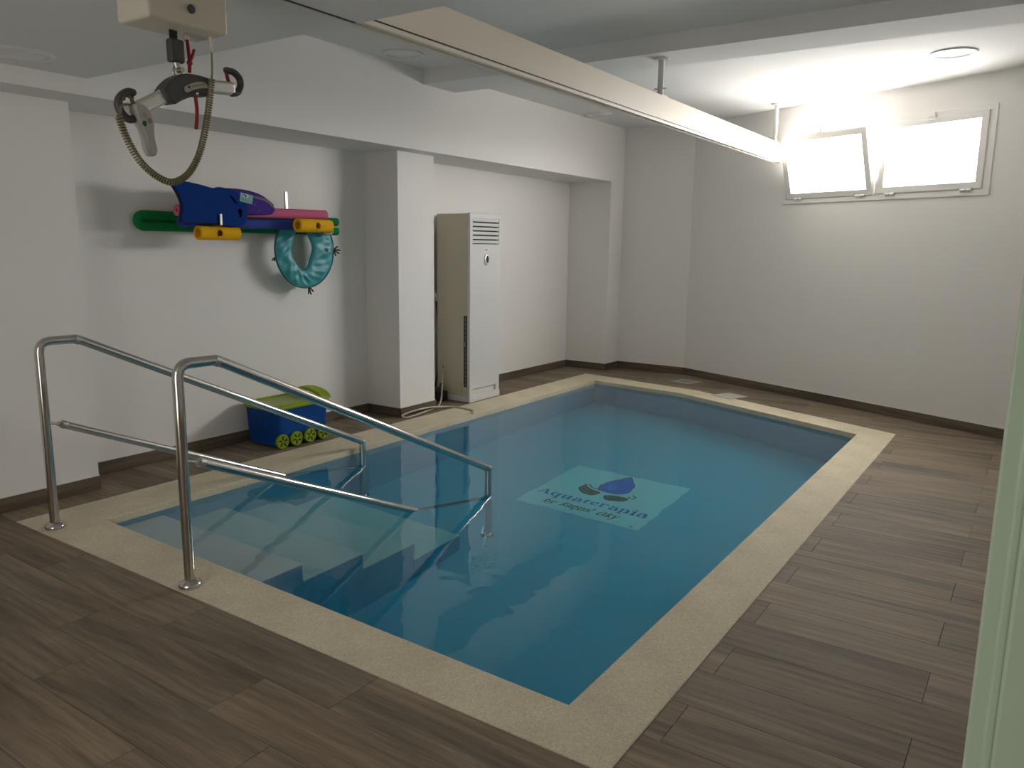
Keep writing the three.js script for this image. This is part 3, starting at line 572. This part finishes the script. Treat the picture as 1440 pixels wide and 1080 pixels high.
// ------------------------------------------------------------------ pool toys hung on two wall hooks
// drawn in a frame turned so that its +x runs along the wall (world -z) and its +z points into the room
const onWall = (name, label, category, group) => thing(name, label, category, [-0.84, 0, 0], Math.PI / 2, group);
{
  const hookAt = (x, y, label, tip, reach) => {
    const h = onWall('wall_hook', label, 'hook', 'steel hooks on the toy wall');
    mesh('wall_plate', rspan(x - 0.013, x + 0.013, y - 0.02, y + 0.285, 0, 0.006, 0.002), M.brushed, h);
    mesh('arm', rspan(x - 0.009, x + 0.009, y - 0.005, y + 0.005, 0.004, reach, 0.002), M.brushed, h);
    mesh('tip', rspan(x - 0.009, x + 0.009, y - 0.005, y + tip, reach - 0.01, reach, 0.002), M.brushed, h);
    return h;
  };
  hookAt(1.205, 1.614, 'flat steel wall hook whose upturned tip shows in front of the blue kickboard', 0.075, 0.327);
  hookAt(2.035, 1.61, 'flat steel wall hook whose upright plate shows above the pink noodle', 0.03, 0.33);
  const foam = (r, g, b) => phys(lin(r, g, b), 0.8, { specularIntensity: 0.25 });
  const noodle = (name, label, pts, r, m, hole = true) => {
    const n = onWall(name, label, 'pool noodle', 'foam pool noodles on the wall hooks');
    const c = new THREE.CatmullRomCurve3(pts.map((p) => V(...p)), false, 'centripetal');
    const cap = (t) => { const p = c.getPointAt(t), d = c.getTangentAt(t).multiplyScalar(t ? 1 : -1); return new THREE.RingGeometry(r * 0.3, r, 20).applyQuaternion(new THREE.Quaternion().setFromUnitVectors(V(0, 0, 1), d)).translate(p.x, p.y, p.z); };
    mesh('foam_tube', mergeGeometries([new THREE.TubeGeometry(c, 220, r, 20), new THREE.TubeGeometry(c, 120, r * 0.3, 10), cap(0), cap(1)]), m, n);
    return n;
  };
  noodle('pool_noodle', 'pink foam pool noodle lying above the blue one', [[0.955, 1.704, 0.207], [1.5, 1.712, 0.207], [2.24, 1.722, 0.207]], 0.037, foam(0.62, 0.14, 0.26));
  const blueNoodle = noodle('pool_noodle', 'dark blue foam pool noodle lying below the pink one', [[0.975, 1.628, 0.207], [1.5, 1.634, 0.207], [2.0, 1.632, 0.207], [2.28, 1.606, 0.207]], 0.037, foam(0.042, 0.07, 0.30));
  noodle('pool_noodle', 'green foam pool noodle bent double behind the others', [[2.50, 1.676, 0.06], [2.1, 1.674, 0.055], [1.6, 1.668, 0.045], [1.2, 1.668, 0.045], [0.95, 1.668, 0.045], ...Array.from({ length: 13 }, (_, i) => { const a = Math.PI / 2 + Math.PI * i / 12; return [0.815 + 0.0335 * Math.cos(a), 1.6345 + 0.0335 * Math.sin(a), 0.045]; }), [0.95, 1.601, 0.045], [1.2, 1.601, 0.045], [1.6, 1.602, 0.045], [2.1, 1.602, 0.055], [2.50, 1.602, 0.06]], 0.0325, foam(0.010, 0.21, 0.055));
  const kick = (name, label, pts, holes, z0, face, depth) => {
    const k = onWall(name, label, 'kickboard', 'kickboards on the wall hook');
    k.position.z = 0.05;
    const s = splineShape(pts, 140);
    holes.forEach((h) => s.holes.push(new THREE.Path(new THREE.SplineCurve([...h, h[0]].map(([x, y]) => new THREE.Vector2(x, y))).getPoints(30))));
    const rim = std(lin(0.006, 0.007, 0.016), 0.7);
    const g = (d, e) => new THREE.ExtrudeGeometry(s, { depth: d, bevelEnabled: true, bevelThickness: e, bevelSize: e, bevelOffset: 0.001, bevelSegments: 2 });
    mesh('foam_core', g(depth - 0.014, 0.003).translate(0, 0, z0 + 0.003), rim, k);
    const s2 = new THREE.Shape(s.getPoints().map((p) => p.clone()));
    s2.holes = s.holes;
    mesh('front_skin', new THREE.ExtrudeGeometry(s2, { depth: 0.004, bevelEnabled: true, bevelThickness: 0.003, bevelSize: 0.004, bevelOffset: -0.004, bevelSegments: 3 }).translate(0, 0, z0 + depth - 0.007), face, k);
    return k;
  };
  kick('kickboard', 'blue foam kickboard with notched corners leaning on the noodles', [[0.915, 1.872], [0.97, 1.884], [1.10, 1.872], [1.22, 1.853], [1.275, 1.862], [1.37, 1.848], [1.445, 1.812], [1.482, 1.73], [1.475, 1.655], [1.43, 1.618], [1.35, 1.608], [1.24, 1.624], [1.10, 1.628], [0.985, 1.624], [0.972, 1.66], [0.985, 1.73], [0.962, 1.80]], [[[1.335, 1.825], [1.36, 1.815], [1.398, 1.775], [1.402, 1.757], [1.378, 1.765], [1.352, 1.79]], [[1.40, 1.725], [1.425, 1.735], [1.44, 1.715], [1.432, 1.675], [1.41, 1.668], [1.40, 1.695]]], 0.281, foam(0.002, 0.034, 0.20), 0.032);
  const pk = kick('kickboard', 'purple rounded foam kickboard with a black stripe behind the blue one', [[1.30, 1.86], [1.45, 1.862], [1.56, 1.852], [1.66, 1.822], [1.735, 1.765], [1.735, 1.72], [1.68, 1.704], [1.50, 1.70], [1.30, 1.70]], [], 0.246, foam(0.07, 0.032, 0.27), 0.034);
  mesh('stripe', splineStripe([[1.50, 1.822], [1.60, 1.814], [1.68, 1.795], [1.73, 1.762]], 0.024, 0.2815), M.black, pk);
  for (const [x, y] of [[1.565, 1.762], [1.60, 1.728]]) mesh('finger_hole', new THREE.SphereGeometry(0.011, 12, 8).scale(1.5, 0.7, 0.18).translate(x, y, 0.2805), M.black, pk);
  const tagTex = canvasTexture(128, 96, (c) => { c.fillStyle = '#6fa9a0'; c.fillRect(0, 0, 128, 96); c.fillStyle = '#2f6f68'; for (let i = 0; i < 6; i++) c.fillRect(6 + i * 21, 58 + (i % 3) * 8, 15, 7); c.fillStyle = '#d9d6cc'; c.fillRect(34, 10, 44, 30); c.fillStyle = '#1b1a1a'; c.beginPath(); c.moveTo(30, 8); c.lineTo(74, 20); c.lineTo(50, 40); c.fill(); c.fillStyle = '#b3543c'; c.fillRect(46, 36, 18, 10); });
  mesh('printed_label', new THREE.PlaneGeometry(0.105, 0.062).rotateZ(-0.16).translate(1.475, 1.803, 0.3145), std(0xffffff, 0.6, { map: tagTex }), pk);
  const yellow = foam(0.84, 0.45, 0.014);
  const connector = (label, x0, x1, y, z, r, hx) => {
    const k = onWall('noodle_connector', label, 'foam connector', 'yellow noodle connectors on the wall hooks');
    const L = x1 - x0, seg = 40, rings = 28, pos = [], idx = [], hr = 0.026;
    // outer skin as a grid whose nodes near the cross hole are pulled to its rim
    const skin = (rad) => {
      const base = pos.length / 3;
      for (let i = 0; i <= rings; i++) for (let j = 0; j <= seg; j++) { const a = j / seg * Math.PI * 2; pos.push(x0 + L * i / rings, y + rad * Math.sin(a), z + rad * Math.cos(a)); }
      for (let i = 0; i < rings; i++) for (let j = 0; j < seg; j++) {
        const a = ((j + 0.5) / seg) * Math.PI * 2, xx = x0 + L * (i + 0.5) / rings, dy = rad * Math.sin(a), front = Math.cos(a) > 0;
        if (front && Math.hypot(xx - hx, dy) < hr) continue;
        const p = base + i * (seg + 1) + j; idx.push(p, p + 1, p + seg + 1, p + 1, p + seg + 2, p + seg + 1);
      }
    };
    skin(r); skin(r * 0.62);
    const g = new THREE.BufferGeometry(); g.setAttribute('position', new THREE.Float32BufferAttribute(pos, 3)); g.setIndex(idx); g.computeVertexNormals();
    const caps = [x0, x1].map((x) => new THREE.RingGeometry(r * 0.62, r, seg).rotateY(Math.PI / 2).translate(x, y, z));
    const strip = (q) => { q.deleteAttribute('uv'); return q.index ? q : q; };
    mesh('foam_sleeve', mergeGeometries([strip(g), ...caps.map(strip)]), yellow, k);
    mesh('hole_rim', new THREE.TorusGeometry(hr, 0.0045, 10, 28).translate(hx, y, z + Math.sqrt(r * r - hr * hr) + 0.001), yellow, k);
    return k;
  };
  connector('yellow foam noodle connector with a round side hole below the blue kickboard', 1.06, 1.37, 1.561, 0.27, 0.046, 1.2);
  connector('yellow foam noodle connector above the teal ring', 1.85, 2.165, 1.632, 0.335, 0.05, 2.01);
mesh('end_cuff', lathe([[0.0375, 0], [0.046, 0.004], [0.05, 0.03], [0.05, 0.07], [0.045, 0.085], [0.0375, 0.085]], 28).rotateZ(-Math.PI / 2).translate(2.2, 1.611, 0.207), foam(0.42, 0.43, 0.45), blueNoodle).userData.label = 'pale grey foam cuff';
}
function splineStripe(pts, w, z) {
  const c = new THREE.CatmullRomCurve3(pts.map(([x, y]) => V(x, y, 0))), n = 24, pos = [], idx = [];
  for (let i = 0; i <= n; i++) { const p = c.getPoint(i / n), d = c.getTangent(i / n), k = w * (0.6 + 0.4 * i / n) / 2; pos.push(p.x - d.y * k, p.y + d.x * k, z, p.x + d.y * k, p.y - d.x * k, z); if (i < n) idx.push(2 * i, 2 * i + 1, 2 * i + 2, 2 * i + 1, 2 * i + 3, 2 * i + 2); }
  const g = new THREE.BufferGeometry(); g.setAttribute('position', new THREE.Float32BufferAttribute(pos, 3)); g.setIndex(idx); g.computeVertexNormals();
  return g;
}
{
  const t = thing('fabric_ring', 'teal crumpled fabric swim ring with black tie straps hanging on the hook', 'swim ring', [-0.705, 1.45, -2.09], Math.PI / 2);
  const cx = 0, cy = 0, cz = 0.0, R = 0.293, nA = 240, nB = 36, pos = [], idx = [];
  for (let i = 0; i < nA; i++) {
    const a = i / nA * Math.PI * 2, ca = Math.cos(a), sa = Math.sin(a);
    // a slack sleeve between the round outer hoop and a smaller off-centre opening that is drawn to a point below
    const point = Math.max(0, -sa) ** 6, ox = cx - 0.035 + (0.098 - 0.06 * point) * ca + 0.008 * Math.sin(5 * a + 1), oy = cy + 0.005 + 0.16 * sa * (1 - 0.02 * Math.cos(3 * a));
    for (let j = 0; j < nB; j++) {
      const b = j / nB * Math.PI * 2, k = (1 - Math.cos(b)) / 2;             // 0 at the hoop, 1 at the opening
      const wave = 0.5 * Math.sin(6 * a + 5 * k + 1.5 * Math.sin(2 * a)) + 0.35 * Math.sin(11 * a - 7 * k + Math.sin(3 * a)) + 0.25 * Math.sin(19 * a + 9 * k);
      const fold = 0.017 * wave * Math.sin(Math.PI * Math.min(1, k * 1.15));
      const half = 0.016 + 0.016 * k;
      pos.push((cx + R * ca) * (1 - k) + ox * k + 0.35 * fold * ca, (cy + R * sa) * (1 - k) + oy * k + 0.35 * fold * sa, cz + half * Math.sin(b) + 0.7 * fold * (Math.sin(b) >= 0 ? 1 : -0.5));
    }
  }
  for (let i = 0; i < nA; i++) for (let j = 0; j < nB; j++) { const a = i * nB + j, b = ((i + 1) % nA) * nB + j, c = i * nB + (j + 1) % nB, d = ((i + 1) % nA) * nB + (j + 1) % nB; idx.push(a, b, c, b, d, c); }
  const g = new THREE.BufferGeometry(); g.setAttribute('position', new THREE.Float32BufferAttribute(pos, 3)); g.setIndex(idx); g.computeVertexNormals();
  mesh('fabric_band', g, phys(lin(0.04, 0.31, 0.35), 0.42, { sheen: 0.5, sheenColor: lin(0.3, 0.6, 0.6), sheenRoughness: 0.5 }), t);
  mesh('hoop', new THREE.TorusGeometry(R - 0.002, 0.0085, 12, 96).translate(cx, cy, cz + 0.002), std(lin(0.02, 0.11, 0.115), 0.5), t);
  const straps = (a, list) => list.forEach(([d1, d2, len]) => {
    const p = V(cx + R * Math.cos(a), cy + R * Math.sin(a), cz + 0.004), q = V(Math.cos(a + d1), Math.sin(a + d1), d2).normalize();
    mesh('tie_strap', rope([p.toArray(), p.clone().addScaledVector(q, len * 0.5).add(V(0, 0.004, 0)).toArray(), p.clone().addScaledVector(q, len).toArray()], 0.006, 14, 6), M.black, t);
  });
  straps(-0.02, [[0.9, 0.4, 0.05], [0.1, 0.5, 0.055], [-0.5, 0.5, 0.05], [-1.2, 0.3, 0.045]]);
  straps(-1.5, [[-0.35, 0.3, 0.055], [0.0, 0.4, 0.06], [0.7, 0.4, 0.05]]);
  straps(-2.95, [[0.2, 0.3, 0.055], [0.55, 0.4, 0.04]]);
  mesh('seam_tab', rbox(0.035, 0.035, 0.006, 0.003).rotateZ(0.2).translate(cx + 0.215, cy + 0.0, cz + 0.038), std(lin(0.35, 0.40, 0.40), 0.6), t);
}

// ------------------------------------------------------------------ round ceiling lamps, switched off
{
  const disc = phys(lin(0.74, 0.74, 0.72), 0.2);
  const lamps = [
    [3.40, CEIL, -4.55, 'round flat white ceiling lamp near the window wall'],
    [-0.05, CEIL, -2.52, 'round flat white ceiling lamp beside the shallow ceiling beam'],
    [-0.07, CEIL, -5.65, 'round flat white ceiling lamp near the far corner'],
    [0.02, DROP, 0.24, 'round flat white ceiling lamp in the lowered ceiling'],
  ];
  for (const [x, y, z, label] of lamps) {
    const l = thing('ceiling_lamp', label, 'lamp', [x, y, z], 0, 'round ceiling lamps');
    mesh('rim', lathe([[0.132, -0.004], [0.138, -0.011], [0.15, -0.011], [0.156, -0.004], [0.157, 0]], 56), M.white, l);
    mesh('diffuser', lathe(Array.from({ length: 13 }, (_, i) => [0.137 * i / 12, -0.021 + 0.017 * (i / 12) ** 2]), 56), disc, l);
  }
}

// ------------------------------------------------------------------ floor hatches by the far edge of the pool
{
  const turn = Math.atan2(-0.41, 0.912);
  const d1 = thing('floor_hatch', 'grey square drain hatch set in the planks by the far wall', 'floor hatch', [0.85, 0, -6.25], turn * 0.6);
  const grey = std(lin(0.34, 0.32, 0.29), 0.6);
  mesh('cover', rbox(0.24, 0.008, 0.24, 0.002, 0, 0.002, 0), grey, d1);
  mesh('hatch_frame', mergeGeometries([rspan(-0.135, 0.135, -0.002, 0.006, -0.135, -0.122, 0.002), rspan(-0.135, 0.135, -0.002, 0.006, 0.122, 0.135, 0.002), rspan(-0.135, -0.122, -0.002, 0.006, -0.135, 0.135, 0.002), rspan(0.122, 0.135, -0.002, 0.006, -0.135, 0.135, 0.002)]), grey, d1);
  mesh('drain_slot', mergeGeometries([-0.05, 0, 0.05].map((x) => span(x - 0.008, x + 0.008, 0.005, 0.0066, -0.05, 0.05))), M.charcoal, d1);
  const d2 = thing('floor_hatch', 'cream square hatch cover adjoining the pool coping', 'floor hatch', [1.545, 0, -5.70], turn);
  mesh('cover', rbox(0.25, 0.008, 0.26, 0.002, 0, 0.002, 0), std(lin(0.56, 0.54, 0.49), 0.7), d2);
  for (const x of [-0.06, 0.06]) mesh('lifting_hole', rod([x, 0.005, 0], [x, 0.0068, 0], 0.008, 14), M.charcoal, d2);
}

scene.traverse((o) => { if (o.isMesh) { o.castShadow = true; o.receiveShadow = true; } });
water.castShadow = false;
renderer.render(scene, camera);
